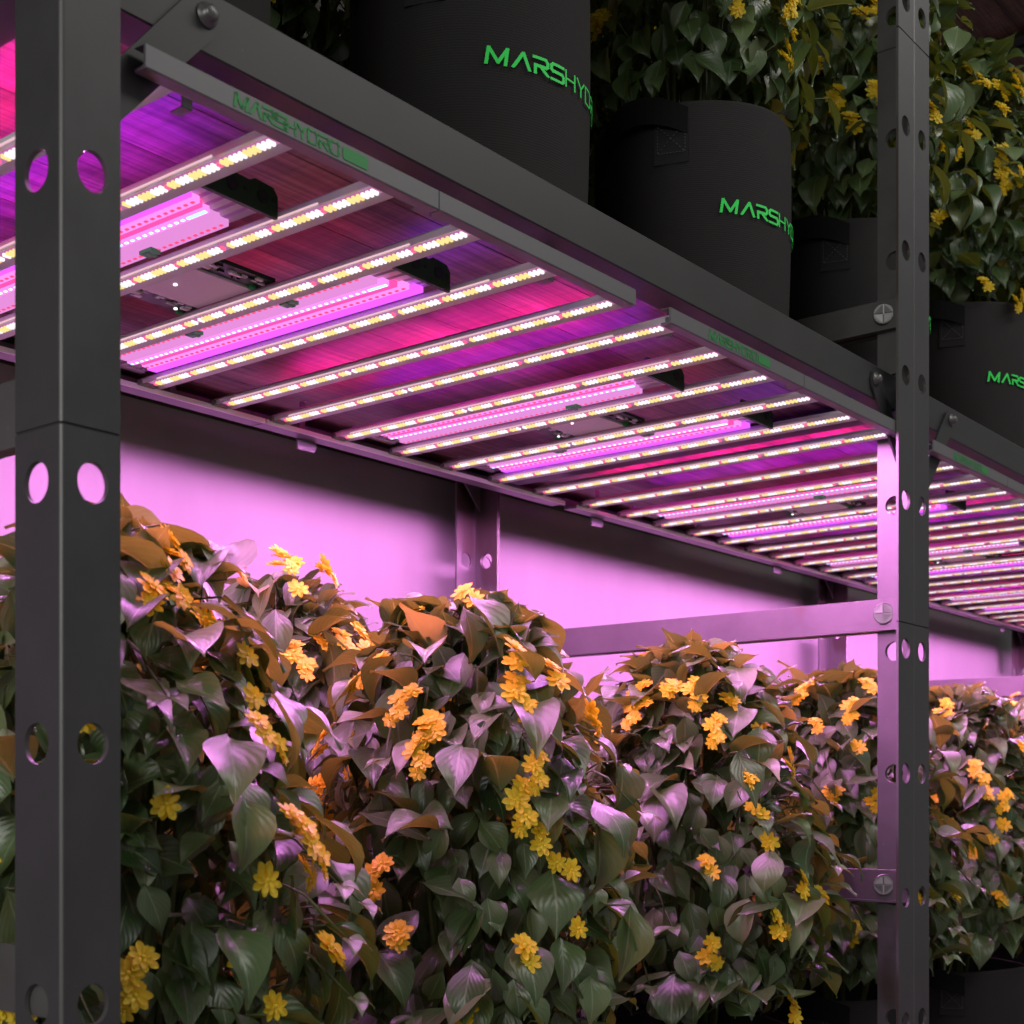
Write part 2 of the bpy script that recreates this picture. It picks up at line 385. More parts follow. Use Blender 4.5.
def build_rack(X0,label):
    R=empty('shelving_rack',(X0,1.0,0),label,'shelving rack','perforated steel shelving racks joined end to end')
    for px,py,sx,sy in ((0,0,1,1),(BAY,0,-1,1),(0,DEPTH,1,-1),(BAY,DEPTH,-1,-1)):
        link('post',POST[(sx,sy)],R,(px,py,0),scale=(.87,1,1) if X0<1 and px==0 and py==0 else None)
    a=T+.003; b=BAY-T-.003
    for bt in BOARD_TOP:
        z0=bt-.038; z1=bt+.021
        # front and back angle rails (vertical leg outwards, flat leg under the boards)
        for y,s in ((.030,1),(DEPTH-.030,-1)):
            mb=MB(); th=.0035
            e=.0015
            pts=[(y,z0+e),(y+s*e,z0),(y+s*.045,z0),(y+s*.045,z0+th),(y+s*th,z0+th),(y+s*th,z1-e),(y+s*(th-e),z1),(y+s*e,z1),(y,z1-e)]
            mb.prism(pts if s>0 else pts[::-1],'x',a,b); mb.m[-len(pts)+(7 if s>0 else 0)]=1; mb.build('shelf_rail',[M['steel2'],M['edge']],R)  # top chamfer gets the painted highlight colour
        for x,s in ((a+.002,1),(b-.002,-1)):
            mb=MB(); pts=[(x,z0+.001),(x+s*.04,z0+.001),(x+s*.04,z0+.0045),(x+s*.0035,z0+.0045),(x+s*.0035,z1-.002),(x,z1-.002)]
            mb.prism(pts if s<0 else pts[::-1],'y',.037,DEPTH-.037); mb.build('end_rail',M['steel2'],R)
        # shelf of long planks
        mb=MB(); y=.036
        npl=8; pw=(DEPTH-.072)/npl
        for i in range(npl):
            mb.box(a+.008,b-.008,.036+i*pw+.0008,.036+(i+1)*pw-.0008,bt-.0185,bt)
        mb.build('shelf_board',M['wood'],R)
        # diagonal knee braces at the front and back corners
        for y in (.0255,DEPTH-.0255):
            for x,s in ((.012,1),(BAY-.012,-1)):
                mb=MB(); yy=sorted((y,y+.0035))
                o=.0 if s>0 and X0<1 else (.064 if s>0 else -.068)
                if y>.5: o=-.095
                p=[(x,bt-.208-o*1.16),(x,bt-.156-o*1.16),(x+s*(.136+o),bt+.004),(x+s*(.150+o),bt+.010),(x+s*(.166+o),bt+.006),(x+s*(.172+o),bt-.006),(x+s*(.168+o),bt-.020)]
                mb.prism(p if s>0 else p[::-1],'y',yy[0],yy[1])
                br=mb.build('knee_brace',M['cross'] if y>.5 else M['steel2'],R)
                if y<.5:
                    link('bolt',BOLT,br,(x+s*(.157+o),y,bt-.006),(PI/2,0,0))
    for zt in CROSS:
        for x,s in ((T+.0005,1),(BAY-T-.0005,-1)):
            mb=MB(); h=.057; th=.004
            pts=[(x,zt-h),(x+s*.016,zt-h),(x+s*.016,zt-h+.003),(x+s*th,zt-h+.003),(x+s*th,zt-.001),(x+s*(th-.001),zt),(x,zt)]
            mb.prism(pts if s<0 else pts[::-1],'y',.0055,DEPTH-.0055)
            cb=mb.build('cross_bar',M['cross'],R)
            for yy in (.052,DEPTH-.052):
                if s<0: link('screw',SCREW,cb,(x+s*th,yy,zt-h/2+.002),(0,-PI/2,.35))
                else: link('screw',SCREW,cb,(x+s*th,yy,zt-h/2+.002),(0,PI/2,.35))
    return R
build_rack(.668,'dark steel rack nearest the viewer, its wide front post at the left edge')
build_rack(.668+BAY,'dark steel rack starting behind the right-hand post, beside the nearest rack')
build_rack(.668+2*BAY,'farthest dark steel rack, beyond the second one at the right edge')

# ------------------------------------------------------------------ grow light fixtures
FL=.752; PITCH=.1428; LY0=1.0055; LY1=1.832; FZ=1.7275; BARX=.0285
def bar_mesh():
    mb=MB(); y0=.016; y1=.792
    pts=[(-.0195,.0125),(-.0185,.0060),(-.0085,.0098),(.0085,.0098),(.0185,.0060),(.0195,.0125),(.0150,.0165),(.0025,.0175),(.0025,.022),(-.0025,.022),(-.0025,.0175),(-.0150,.0165)]
    mb.prism(pts,'y',y0,y1)
    mb.add([(-.0085,y0+.006,.0097),(.0085,y0+.006,.0097),(.0085,y1-.006,.0097),(-.0085,y1-.006,.0097)],[(0,1,2,3)],2)  # emissive face so the underside looks lit
    mb.add([(-.0197,.10,.0080),(-.0182,.10,.0058),(-.0182,.75,.0058),(-.0197,.75,.0080)],[(0,1,2,3)],1)  # painted highlight line along one side
    return mb.mesh('light_bar',[M['lilac'],M['edge_glint'],M['bar_glow']])
BAR=bar_mesh()
def ledrow_mesh():
    mb=MB(); n=108; y0=.032; y1=.780; st=(y1-y0)/n
    rnd=random.Random(4)
    for i in range(n):
        y=y0+(i+.5)*st
        if i in (34,67): continue
        g=i//3
        mi=0 if g%2==0 else 1
        if i%12==11: mi=2
        z0,z1=.0062,.0098
        hx=.0050 if mi<2 else .0028; hy=st*.22; hx0=-.0015
        sh=.0008
        x0,x1=-hx,hx
        vs=[(x0,y-hy,z1),(x1,y-hy,z1),(x1,y+hy,z1),(x0,y+hy,z1),(x0,y-hy,z0),(x1,y-hy,z0),(x1,y+hy,z0),(x0,y+hy,z0)]
        mb.add(vs,[(0,1,5,4),(1,2,6,5),(2,3,7,6),(3,0,4,7)],mi)
        mb.add(vs,[(4,5,6,7)],mi)
    me=mb.mesh('led_row',[M['led_w'],M['led_y'],M['led_r'],M['plate']],fix=False)
    return me
LEDROW=ledrow_mesh()
SPOT=bpy.data.lights.new('led_row_light','SPOT'); SPOT.energy=3.0; SPOT.color=(1.0,.30,.96); SPOT.spot_size=math.radians(179.5); SPOT.spot_blend=.10; SPOT.shadow_soft_size=0
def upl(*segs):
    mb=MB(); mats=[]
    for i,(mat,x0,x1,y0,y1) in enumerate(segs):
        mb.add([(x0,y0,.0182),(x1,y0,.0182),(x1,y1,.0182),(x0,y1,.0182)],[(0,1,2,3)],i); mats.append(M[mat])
    return mb.mesh('added_upglow_strip',mats,fix=False)
UP={0:upl(('up_mag',.004,.0125,.16,.76)),1:upl(('up_blue',.004,.0125,.16,.70)),4:upl(('up_blue',.006,.010,.12,.26))}  # made-up emitters hidden on top of the bars, colouring the wood
def strips(mir):
    """five slim strips between two bars; mir flips their order"""
    out=[]
    order=[('violet',.017,None),('pink',.013,'dotr'),('hot',.006,None),('pink',.012,'cyan'),('lil2',.017,None),('lil2',.015,'dotr')]
    x=-.0485
    for k,(mt,w,dot) in enumerate(order):
        mb=MB(); y0=.205+.006*k; y1=.745-.004*((k*2)%5)
        xa,xb=(x,x+w) if not mir else (-x-w,-x)
        mb.box(xa,xb,y0,y1,.014,.0215,0)
        if dot:
            n=46; xm=(xa+xb)/2
            for i in range(n):
                yy=y0+.004+(y1-y0-.008)*i/(n-1) if True else 0
                mb.box(xm-.0016,xm+.0016,yy-.0022,yy+.0022,.0128,.014,1)
            if dot=='cyan': mb.box(xm-.002,xm+.002,y0-.001,y0+.03,.0125,.014,1)
        out.append(mb.mesh('led_strip',[M[mt],M[dot] if dot else M[mt]]))
        x+=w+.0025
    return out
STR=[strips(False),strips(True)]
def endplate_mesh():
    mb=MB()
    pts=[(-.052,.008),(.052,.006),(.052,.030),(.046,.038),(.020,.040),(.012,.036),(-.02,.038),(-.030,.034),(-.052,.034)]
    mb.prism(pts,'y',.163,.168,0)
    for x in (-.012,.030):
        ring=[(x+.0075*math.cos(t*PI/8),.024+.0075*math.sin(t*PI/8)) for t in range(16)]
        mb.prism(ring,'y',.1615,.1632,1)
    for x in (-.036,.006,.046): mb.box(x-.002,x+.002,.1618,.1632,.022,.026,1)
    return mb.mesh('end_plate',[M['pcb'],M['black']])
ENDP=endplate_mesh()
def housing_mesh():
    mb=MB()
    for k in range(6):
        x=-.046+k*.0175
        mb.box(x,x+.011,.168,.775,.0225,.027)
    mb.box(-.050,.050,.775,.785,.020,.034)
    mb.add([(-.044,.24,.0275),(-.037,.24,.0275),(-.037,.66,.0275),(-.044,.66,.0275)],[(0,1,2,3)],1)  # added red glow facing the planks, unseen from below
    return mb.mesh('panel_housing',[M['lilac'],M['up_dim']],fix=False)
HOUS=housing_mesh()
def driver_meshes():
    a=MB(); a.prism([(-.054,.016),(.054,.016),(.054,.021),(.048,.034),(-.048,.034),(-.054,.021)],'y',.372,.478)
    plate=a.mesh('driver_cover',M['plate'])
    out=[]
    for y0,y1 in ((.335,.372),(.478,.517)):
        mb=MB(); mb.box(-.060,.060,y0,y1,.019,.024,0)
        rnd=random.Random(int(y0*1000))
        for i in range(16):
            x=rnd.uniform(-.05,.045); y=rnd.uniform(y0+.003,y1-.012)
            mb.box(x,x+rnd.uniform(.004,.018),y,y+rnd.uniform(.002,.007),.0165,.019,1 if rnd.random()<.5 else 2)
        for x in (-.052,.046): mb.box(x,x+.008,y1-.008,y1-.001,.0155,.019,3)
        out.append(mb.mesh('circuit_board',[M['pcb'],M['black'],M['plate'],M['chipg']]))
    led=MB(); led.lathe([(.0001,.0135),(.0025,.0142),(.0025,.016)],10)
    return plate,out,led.mesh('indicator_lamp',M['dotp'])
DRV,PCB,IND=driver_meshes()
def rail_front():
    mb=MB(); e=.0012
    pts=[(0,e),(e,0),(.0155,0),(.0155,.003),(.003,.003),(.003,.0205),(.0155,.0205),(.0155,.0215),(e,.0215),(0,.0215-e)]
    mb.prism(pts,'x',-.002,FL/2-.0008); mb.prism(pts,'x',FL/2+.0008,FL)
    mb.box(FL/2-.012,FL/2+.012,.0032,.006,.003,.021)
    mb.box(FL/2-.02,FL/2-.004,.0155,.022,0,.004); mb.box(FL/2+.006,FL/2+.03,.0155,.019,0,.004)
    return mb.mesh('frame_rail',M['frame'])
def rail_back():
    mb=MB(); d=LY1-LY0
    mb.prism([(d-.033,.0),(d,.0),(d,.024),(d-.004,.024),(d-.004,.004),(d-.033,.004)],'x',-.002,FL+.080)
    mb.prism([(d-.0365,-.0015),(d-.033,-.0015),(d-.033,.006),(d-.0365,.006)],'x',-.002,FL+.080,1)
    for k in range(6): mb.box(BARX+k*PITCH-.024,BARX+k*PITCH+.006,d-.042,d-.036,.004,.012,0)
    return mb.mesh('frame_rail',[M['frame'],M['plate']])
RF,RB=rail_front(),rail_back()
tb=MB(); tb.prism([(0,0),(.038,0),(.044,.006),(.044,.024),(0,.024)],'y',LY1-LY0-.001,LY1-LY0+.002); TAB=tb.mesh('hanging_tab',M['frame'])
hb=MB(); hb.box(-.006,.006,0,.018,.0,.0015); hb.box(-.006,.006,0,.0015,0,.0555); hb.box(-.006,.006,-.012,.0015,.054,.0555); HANG=hb.mesh('hanger_bracket',M['frame'])
def logo_mesh():
    mb=MB()
    h=.0125
    lettering(WORD,h,lambda x,y,w:(.096+x*1.02,-.0002-.0004*w,.0045+y),(.26,.20),.12,mb)
    x0=.233; x1=.268; z0=.0045; z1=.0170; r=.003; ring=[]
    for cx,cz,a0 in ((x1-r,z1-r,0),(x0+r,z1-r,PI/2),(x0+r,z0+r,PI),(x1-r,z0+r,1.5*PI)):
        for i in range(5): ring.append((cx+r*math.cos(a0+i*PI/8),cz+r*math.sin(a0+i*PI/8)))
    mb.prism(ring,'y',-.0006,-.0002)
    return mb.mesh('printed_logo',M['fprint'])
LOGO=logo_mesh()
def build_fixture(X,label):
    F=empty('grow_light',(X,LY0,FZ),label,'grow light','LED bar grow lights under the upper shelf')
    rf=link('frame_rail',RF,F); link('printed_logo',LOGO,rf)
    rb=link('frame_rail',RB,F); link('hanging_tab',TAB,rb,(.10 if X>1 else .12,0,-.018))
    for k in range(6):
        b=link('light_bar',BAR,F,(BARX+k*PITCH,0,0)); link('led_row',LEDROW,b)
        for q in range(3): link('led_row_light',SPOT,b,(0,(.035,.22,.46)[q]+.05*(k%3),.003))
        if k in UP: link('added_upglow_strip',UP[k],b)
    for j,(ka,mir) in enumerate(((1,0),(3,1))):
        xm=BARX+(ka+.5)*PITCH
        h=link('led_panel',HOUS,F,(xm,0,0)); link('end_plate',ENDP,h)
        for me in STR[mir]: link('led_strip',me,h)
    d=link('driver_cover',DRV,F,(BARX+2.5*PITCH,0,0))
    for me in PCB: link('circuit_board',me,d)
    link('indicator_lamp',IND,d,(-.02,.43,0)); link('indicator_lamp',IND,d,(.035,.50,0))
    for xx,yy in ((3.28,.35),(3.28,.54),(1.76,.35)):
        gm=MB(); x_=BARX+xx*PITCH; gm.box(x_-.012,x_+.002,yy,yy+.022,.009,.0135); gm.box(x_-.014,x_+.004,yy+.008,yy+.014,.0085,.0095); gm.build('connector',M['chipg'],F)
    for x in (.09,FL-.10):
        for y in (.060,LY1-LY0-.024): link('hanger_bracket',HANG,F,(x,y,.0175 if y<.1 else .004),scale=(1,1,(1.7835-FZ-.0175)/.0555 if y<.1 else (1.7835-FZ-.004)/.0555))
    return F
FX=[.757,1.5935]
labs=[['grow light with green lettering at the upper left, nearest the viewer','grow light ending at the right-hand post, second from the viewer'],
      ['grow light starting just right of the right-hand post','grow light second beyond the right-hand post'],
      ['grow light third beyond the right-hand post, above distant foliage','grow light farthest from the viewer at the right edge']]
for r in range(3):
    for i in range(2): build_fixture(FX[i]+BAY*r+(.012 if r else 0),labs[r][i])

# ------------------------------------------------------------------ plants
HP=.66
def rprof(th,h,R,ph):
    u=max(0,min(1,h/HP))
    lump=1+.07*math.sin(3*th+ph)+.06*math.sin(5*th-2*ph+h*9)+.05*math.sin(h*17+ph+2*th)
    return R*max(0,(1-u**2.8))**.5*(.74+.26*min(1,u*3))*lump
def add_leaf(mb,tint,base,d,nrm,L,Wd,fold,droop,curl,tv):
    d=d.normalized(); nrm=(nrm-d*nrm.dot(d)).normalized(); side=d.cross(nrm)
    prof=[.0,.42,.78,.97,1.0,.90,.70,.42,.16,.0]
    n=len(prof); p=Vector(base); ang=0; vs=[];uv=[]
    step=L/(n-1)
    for i in range(n):
        t=i/(n-1)
        a=droop*t*t
        fw=d*math.cos(a)-nrm*math.sin(a); up=nrm*math.cos(a)+d*math.sin(a)
        if i: p=p+fw*step
        for s in (-1,-.5,0,.5,1):
            w=Wd*.5*prof[i]*s
            lift=fold*abs(w)-curl*(abs(s)**2)*Wd*.5*prof[i]
            q=p+side*w*(1-.12*abs(fold))+up*(lift+.05*Wd*math.sin(t*9+s*2)*abs(s))
            vs.append(q); uv.append((t,.5+.5*s*1.0))
    fs=[(i*5+k,i*5+k+1,(i+1)*5+k+1,(i+1)*5+k) for i in range(n-1) for k in range(4)]
    mb.add(vs,fs); mb.uv+=uv; tint+= [tv]*len(vs)
def foliage(seed,R=.2):
    rnd=random.Random(seed); ph=seed*1.7
    mb=MB(); mb.uv=[]; tint=[]; st=MB()
    up=Vector((0,0,1))
    def leaf_at(th,h,out,L,kind):
        r=rprof(th,h,R,ph)+out
        n=Vector((math.cos(th),math.sin(th),0)); u=h/HP
        nn=(n*(1-u**3*.8)+up*(.05+.95*u**3)).normalized()
        p=Vector((r*math.cos(th),r*math.sin(th),h))
        rv=Vector((rnd.gauss(0,1),rnd.gauss(0,1),rnd.gauss(0,1)))
        if kind=='scale':
            d=nn*.38-up*(.85-.55*u)+rv*.26
            nr=nn*1.0+up*.45+rv.cross(up)*.22
        elif kind=='top':
            d=n*rnd.uniform(.3,1)+up*rnd.uniform(-.15,.8)+rv*.3; nr=up*.8-n*.4+rv*.4
        else:
            d=nn*.55-up*rnd.uniform(.1,1.0)+rv*.35; nr=nn*.8+up*.6+rv*.35
        d.normalize()
        p=p-d*L*.35
        tv=min(1,max(0,rnd.gauss(.42,.2)))
        if rnd.random()<.04: tv=rnd.uniform(.85,1)
        add_leaf(mb,tint,p,d,nr,L,L*rnd.uniform(.58,.74),rnd.uniform(.15,.75),rnd.uniform(.2,1.3),rnd.uniform(-.05,.25),tv)
        return p,d,n
    N=620
    for i in range(N):
        h=.075+(HP*.985-.075)*rnd.random()**.92; th=rnd.uniform(-PI,PI)
        leaf_at(th,h,rnd.uniform(-.03,.012),rnd.uniform(.046,.076),'scale')
    for i in range(300):      # inner leaves that close the gaps
        h=rnd.uniform(.08,HP*.93); leaf_at(rnd.uniform(-PI,PI),h,rnd.choice((-.05,-.085,-.11)),rnd.uniform(.05,.07),'scale')
    for i in range(150):      # larger leaves standing proud, on petioles
        h=rnd.uniform(.09,HP*.97); th=rnd.uniform(-PI,PI)
        p,d,n=leaf_at(th,h,rnd.uniform(.012,.05),rnd.uniform(.066,.10),'out')
        a=p-n*.06-up*.02
        st.tube([a,(a+p)/2+up*.008,p],[.0014,.0012,.0010],5)
    for i in range(60):
        h=HP*rnd.uniform(.90,1.0); th=rnd.uniform(-PI,PI)
        p,d,n=leaf_at(th,h,rnd.uniform(-.04,.03),rnd.uniform(.05,.075),'top')
        a=p-up*.08-n*.02
        st.tube([a,(a+p)/2+n*.006,p],[.0015,.0013,.001],5)
    for i in range(9):        # woody stems from the soil
        th=rnd.uniform(-PI,PI); x,y=.03*math.cos(th),.03*math.sin(th); k=rnd.uniform(1.5,3.4)
        st.tube([(x,y,-.03),(x*k*.7,y*k*.7,.15),(x*k,y*k,.32),(x*k*1.2,y*k*1.2,.5)],[.005,.0045,.0035,.002],6)
    for i in range(14):       # a few trailing shoots
        th=rnd.uniform(-PI,PI); h=rnd.uniform(.1,.5); r=rprof(th,h,R,ph)
        pts=[]
        for j in range(6):
            rr=r-.03+.018*j; pts.append((rr*math.cos(th+.05*j),rr*math.sin(th+.05*j),h+.03*math.sin(j*.8)))
        st.tube(pts,[.0016]*5+[.0008],5)
        e=Vector(pts[-1]); n=Vector((math.cos(th),math.sin(th),0))
        for q in (-1,1):
            add_leaf(mb,tint,e,n+Vector((-n.y,n.x,0))*q*.8-up*.3,up+n*.4,rnd.uniform(.028,.04),.022,.3,.6,0,.6)
    me=mb.mesh('foliage',M['leaf'],True,fix=False)
    at=me.attributes.new('tint','FLOAT','POINT'); at.data.foreach_set('value',tint)
    return me,st.mesh('stem',M['stem'],True)
FOL=[foliage(s) for s in (3,11,24,37,52)]

def flower_mesh(seed,heads):
    rnd=random.Random(seed); mb=MB()
    def head(c,nrm,R):
        c=Vector(c); nrm=Vector(nrm).normalized(); u=nrm.orthogonal().normalized(); w=nrm.cross(u)
        for layer,(m,rr,lift) in enumerate(((8,R,.15),(7,R*.78,.5),(5,R*.45,.9))):
            off=rnd.uniform(0,1)
            for k in range(m):
                a=2*PI*(k+off)/m+rnd.uniform(-.12,.12); d=(u*math.cos(a)+w*math.sin(a)); sd=nrm.cross(d)
                lf=lift+rnd.uniform(-.12,.12); rl=rr*rnd.uniform(.88,1.1)
                row=[]
                for t,ww in ((.12,.10),(.45,.20),(.75,.24),(.95,.14),(1.05,.02)):
                    cen=c+d*rl*t+nrm*(rl*lf*t*(1.1-.55*t)+layer*.0006)
                    for s in (-1,0,1): row.append(cen+sd*s*ww*rl*1.05-nrm*(.06*rl*(1-abs(s)))*1.0)
                fs=[(i*3+k2,i*3+k2+1,(i+1)*3+k2+1,(i+1)*3+k2) for i in range(4) for k2 in range(2)]
                mb.add(row,fs,0)
        st=[]
        for i in range(5):
            r=R*.2*math.cos(i*PI/8); st.append((r,R*.2*math.sin(i*PI/8)))
        vs=[];fs=[]
        for i,(r,z) in enumerate(st):
            for k in range(8): vs.append(c+u*r*math.cos(k*PI/4)+w*r*math.sin(k*PI/4)+nrm*(z+.001))
        for i in range(4):
            for k in range(8): fs.append((i*8+k,i*8+(k+1)%8,(i+1)*8+(k+1)%8,(i+1)*8+k))
        mb.add(vs,fs,1)
    # +Z of the flower faces out of the bush, clusters run along -Y (down the bush)
    for (x,y,z,R) in heads:
        head((x,y,z),(rnd.gauss(0,.25)+x*20,rnd.gauss(0,.25)+(y+.01)*12,1),R)
    return mb.mesh('flower',[M['petal'],M['petal_c']],True,fix=False)
FLW=[flower_mesh(1,[(0,0,.004,.0165),(.006,-.018,.002,.015)]),
     flower_mesh(2,[(0,.004,.004,.0155),(-.008,-.014,.0,.014),(.007,-.022,-.002,.0125)]),
     flower_mesh(3,[(0,0,.004,.018),(.002,-.012,.006,.013)]),
     flower_mesh(4,[(.002,.01,.003,.0145),(-.006,-.006,.005,.015),(.004,-.022,.002,.0145),(-.002,-.036,0,.011)]),
     flower_mesh(5,[(0,0,.003,.015)])]

POTR=.163; POTH=.372
def bag_mesh():
    mb=MB(); prof=[(.0005,.002),(.148,.002),(.155,.008)]
    n=12
    for i in range(n+1):
        t=i/n; prof.append((.156+.008*math.sin(t*PI*.55),.012+t*(POTH-.018)))
    prof+=[(.1640,POTH-.003),(.1625,POTH),(.1600,POTH),(.1585,POTH-.003),(.1575,.30)]
    mb.lathe(prof,72)
    # slight sag so the cloth is not a perfect cylinder
    for i,(x,y,z) in enumerate(mb.v):
        r=math.hypot(x,y); a=math.atan2(y,x)
        k=1+.010*math.sin(2*a+1)*(z/POTH)+.006*math.sin(5*a+z*9)*(z/POTH)
        mb.v[i]=(x*k,y*k,z+.003*math.sin(3*a+.5)*(1 if z>.34 else 0))
    return mb.mesh('grow_bag',M['fabric'],True)
BAG=bag_mesh()
def arc_pt(a,z,r): return (r*math.cos(a),r*math.sin(a),z)
def handle_mesh(az):
    """webbing strap: sewn patch plus a loop flopping sideways over the rim"""
    mb=MB(); A=math.radians(az)
    # sewn patch
    def strip(path,w):
        vs=[]
        for (a,z,r,tz) in path:
            for s in (-1,1):
                for th in (0,.0018):
                    vs.append(arc_pt(a+s*w*.5*math.cos(tz)/r,z+s*w*.5*math.sin(tz),r+th))
        m=len(path); fs=[]
        for i in range(m-1):
            b=i*4; c=b+4
            fs+=[(b,b+2,c+2,c),(b+1,c+1,c+3,b+3),(b,c,c+1,b+1),(b+2,b+3,c+3,c+2)]
        fs+=[(0,1,3,2),((m-1)*4,(m-1)*4+2,(m-1)*4+3,(m-1)*4+1)]
        mb.add(vs,fs)
    patch=[(A,.274+.009*i,.1668,0) for i in range(9)]; strip(patch,.054); npatch=len(mb.f)
    path=[]
    for i in range(15):
        t=i/14
        a=A+math.radians(9)-math.radians(58)*t
        z=.338+.024*math.sin(t*PI)-.012*t
        r=.1665+.018*math.sin(t*PI)
        path.append((a,z,r,PI*.5))
    strip(path,.042)
    mb.m[:npatch]=[1]*npatch
    return mb.mesh('handle',[M['strap'],M['fabric']],False)
def stitch_mesh(az):
    mb=MB(); A=math.radians(az); zc=.312; h=.022
    segs=[((-h,-h),(h,-h)),((h,-h),(h,h)),((h,h),(-h,h)),((-h,h),(-h,-h)),((-h,-h),(h,h)),((-h,h),(h,-h))]
    for (x0,y0),(x1,y1) in segs:
        n=9
        for i in range(n):
            t0=(i+.15)/n; t1=(i+.7)/n
            xa,ya,xb,yb=x0+(x1-x0)*t0,y0+(y1-y0)*t0,x0+(x1-x0)*t1,y0+(y1-y0)*t1
            dx,dy=xb-xa,yb-ya; d=math.hypot(dx,dy); ox,oy=-dy/d*.0006,dx/d*.0006
            q=[(xa+ox,ya+oy),(xa-ox,ya-oy),(xb-ox,yb-oy),(xb+ox,yb+oy)]
            vs=[arc_pt(A+x/.1688,zc+y,r) for r in (.1684,.1694) for x,y in q]
            mb.add(vs,[(0,1,2,3),(7,6,5,4),(0,4,5,1),(1,5,6,2),(2,6,7,3),(3,7,4,0)])

    return mb.mesh('stitching',M['stitch'])
HAND=[handle_mesh(200),handle_mesh(20)]; STIT=stitch_mesh(200)
def baglogo():
    h=.0205
    tot=lettering(WORD,h,lambda x,y,w:(x,y,w),(.20,.11),.17)[1]
    sc=.250/tot
    def mp(x,y,w):
        a=math.radians(270)+(x*sc-.125)/.166
        k=1+.010*math.sin(2*a+1)*(.2/POTH)+.006*math.sin(5*a+.2*9)*(.2/POTH)
        r=(.1645+.0009)*k+.0005*w-.0003
        return (r*math.cos(a),r*math.sin(a),.196+y)
    mb,_=lettering(WORD,h,mp,(.20,.11),.17)
    return mb.mesh('printed_logo',M['print'])
BLOGO=baglogo()
sm=MB(); sm.lathe([(.0005,.318),(.08,.322),(.156,.312)],40); SOIL=sm.mesh('soil',M['soil'],True)

_cnt=[0]
def plant(x,y,z,label,group,fol,rz=0,flowers=(),nrand=14,scale=1,fseed=0,hmax=.62):
    P=empty('potted_plant',(x,y,z),label,'potted plant',group)
    bag=link('grow_bag',BAG,P); link('printed_logo',BLOGO,bag)
    h1=link('handle',HAND[0],bag); link('stitching',STIT,bag); link('handle',HAND[1],bag)
    link('soil',SOIL,P)
    fo,st=FOL[fol]
    zz=POTH-.03
    ph=(3,11,24,37,52)[fol]*1.7
    link('foliage',fo,P,(0,0,zz),(0,0,rz),(1,1,scale)); link('stem',st,P,(0,0,zz),(0,0,rz),(1,1,scale))
    rnd=random.Random(fseed+int(x*100)+int(z*10)+int(y*37))
    fl=[(math.radians(a),h) for a,h in flowers]
    for i in range(nrand): fl.append((rnd.uniform(-PI,PI),rnd.uniform(.03,hmax)))
    for th,h in fl:
        h=min(h,.655)
        hh=(h+.03)
        u=min(1,hh/HP)
        r=rprof(th-rz,min(hh,HP*.985),.2,ph)+rnd.uniform(.022,.04)
        n=Vector((math.cos(th),math.sin(th),.25+.9*u**4)).normalized()
        tx=Vector((-math.sin(th),math.cos(th),0)); ty=n.cross(tx)
        if ty.z<0: ty=-ty; tx=-tx
        # x across, y up the bush, z outwards
        zx=ty.cross(n)
        m=Matrix((zx,ty,n)).transposed().to_4x4()
        rot=Matrix.Rotation(rnd.uniform(-.7,.7),4,'Z')
        s=rnd.uniform(.92,1.25)
        o=link('flower',FLW[rnd.randrange(5)],P)
        o.matrix_local=Matrix.Translation((r*math.cos(th),r*math.sin(th),zz+hh*scale))@m@rot@Matrix.Scale(s,4)
    return P
LZ=.354; UZ=1.82
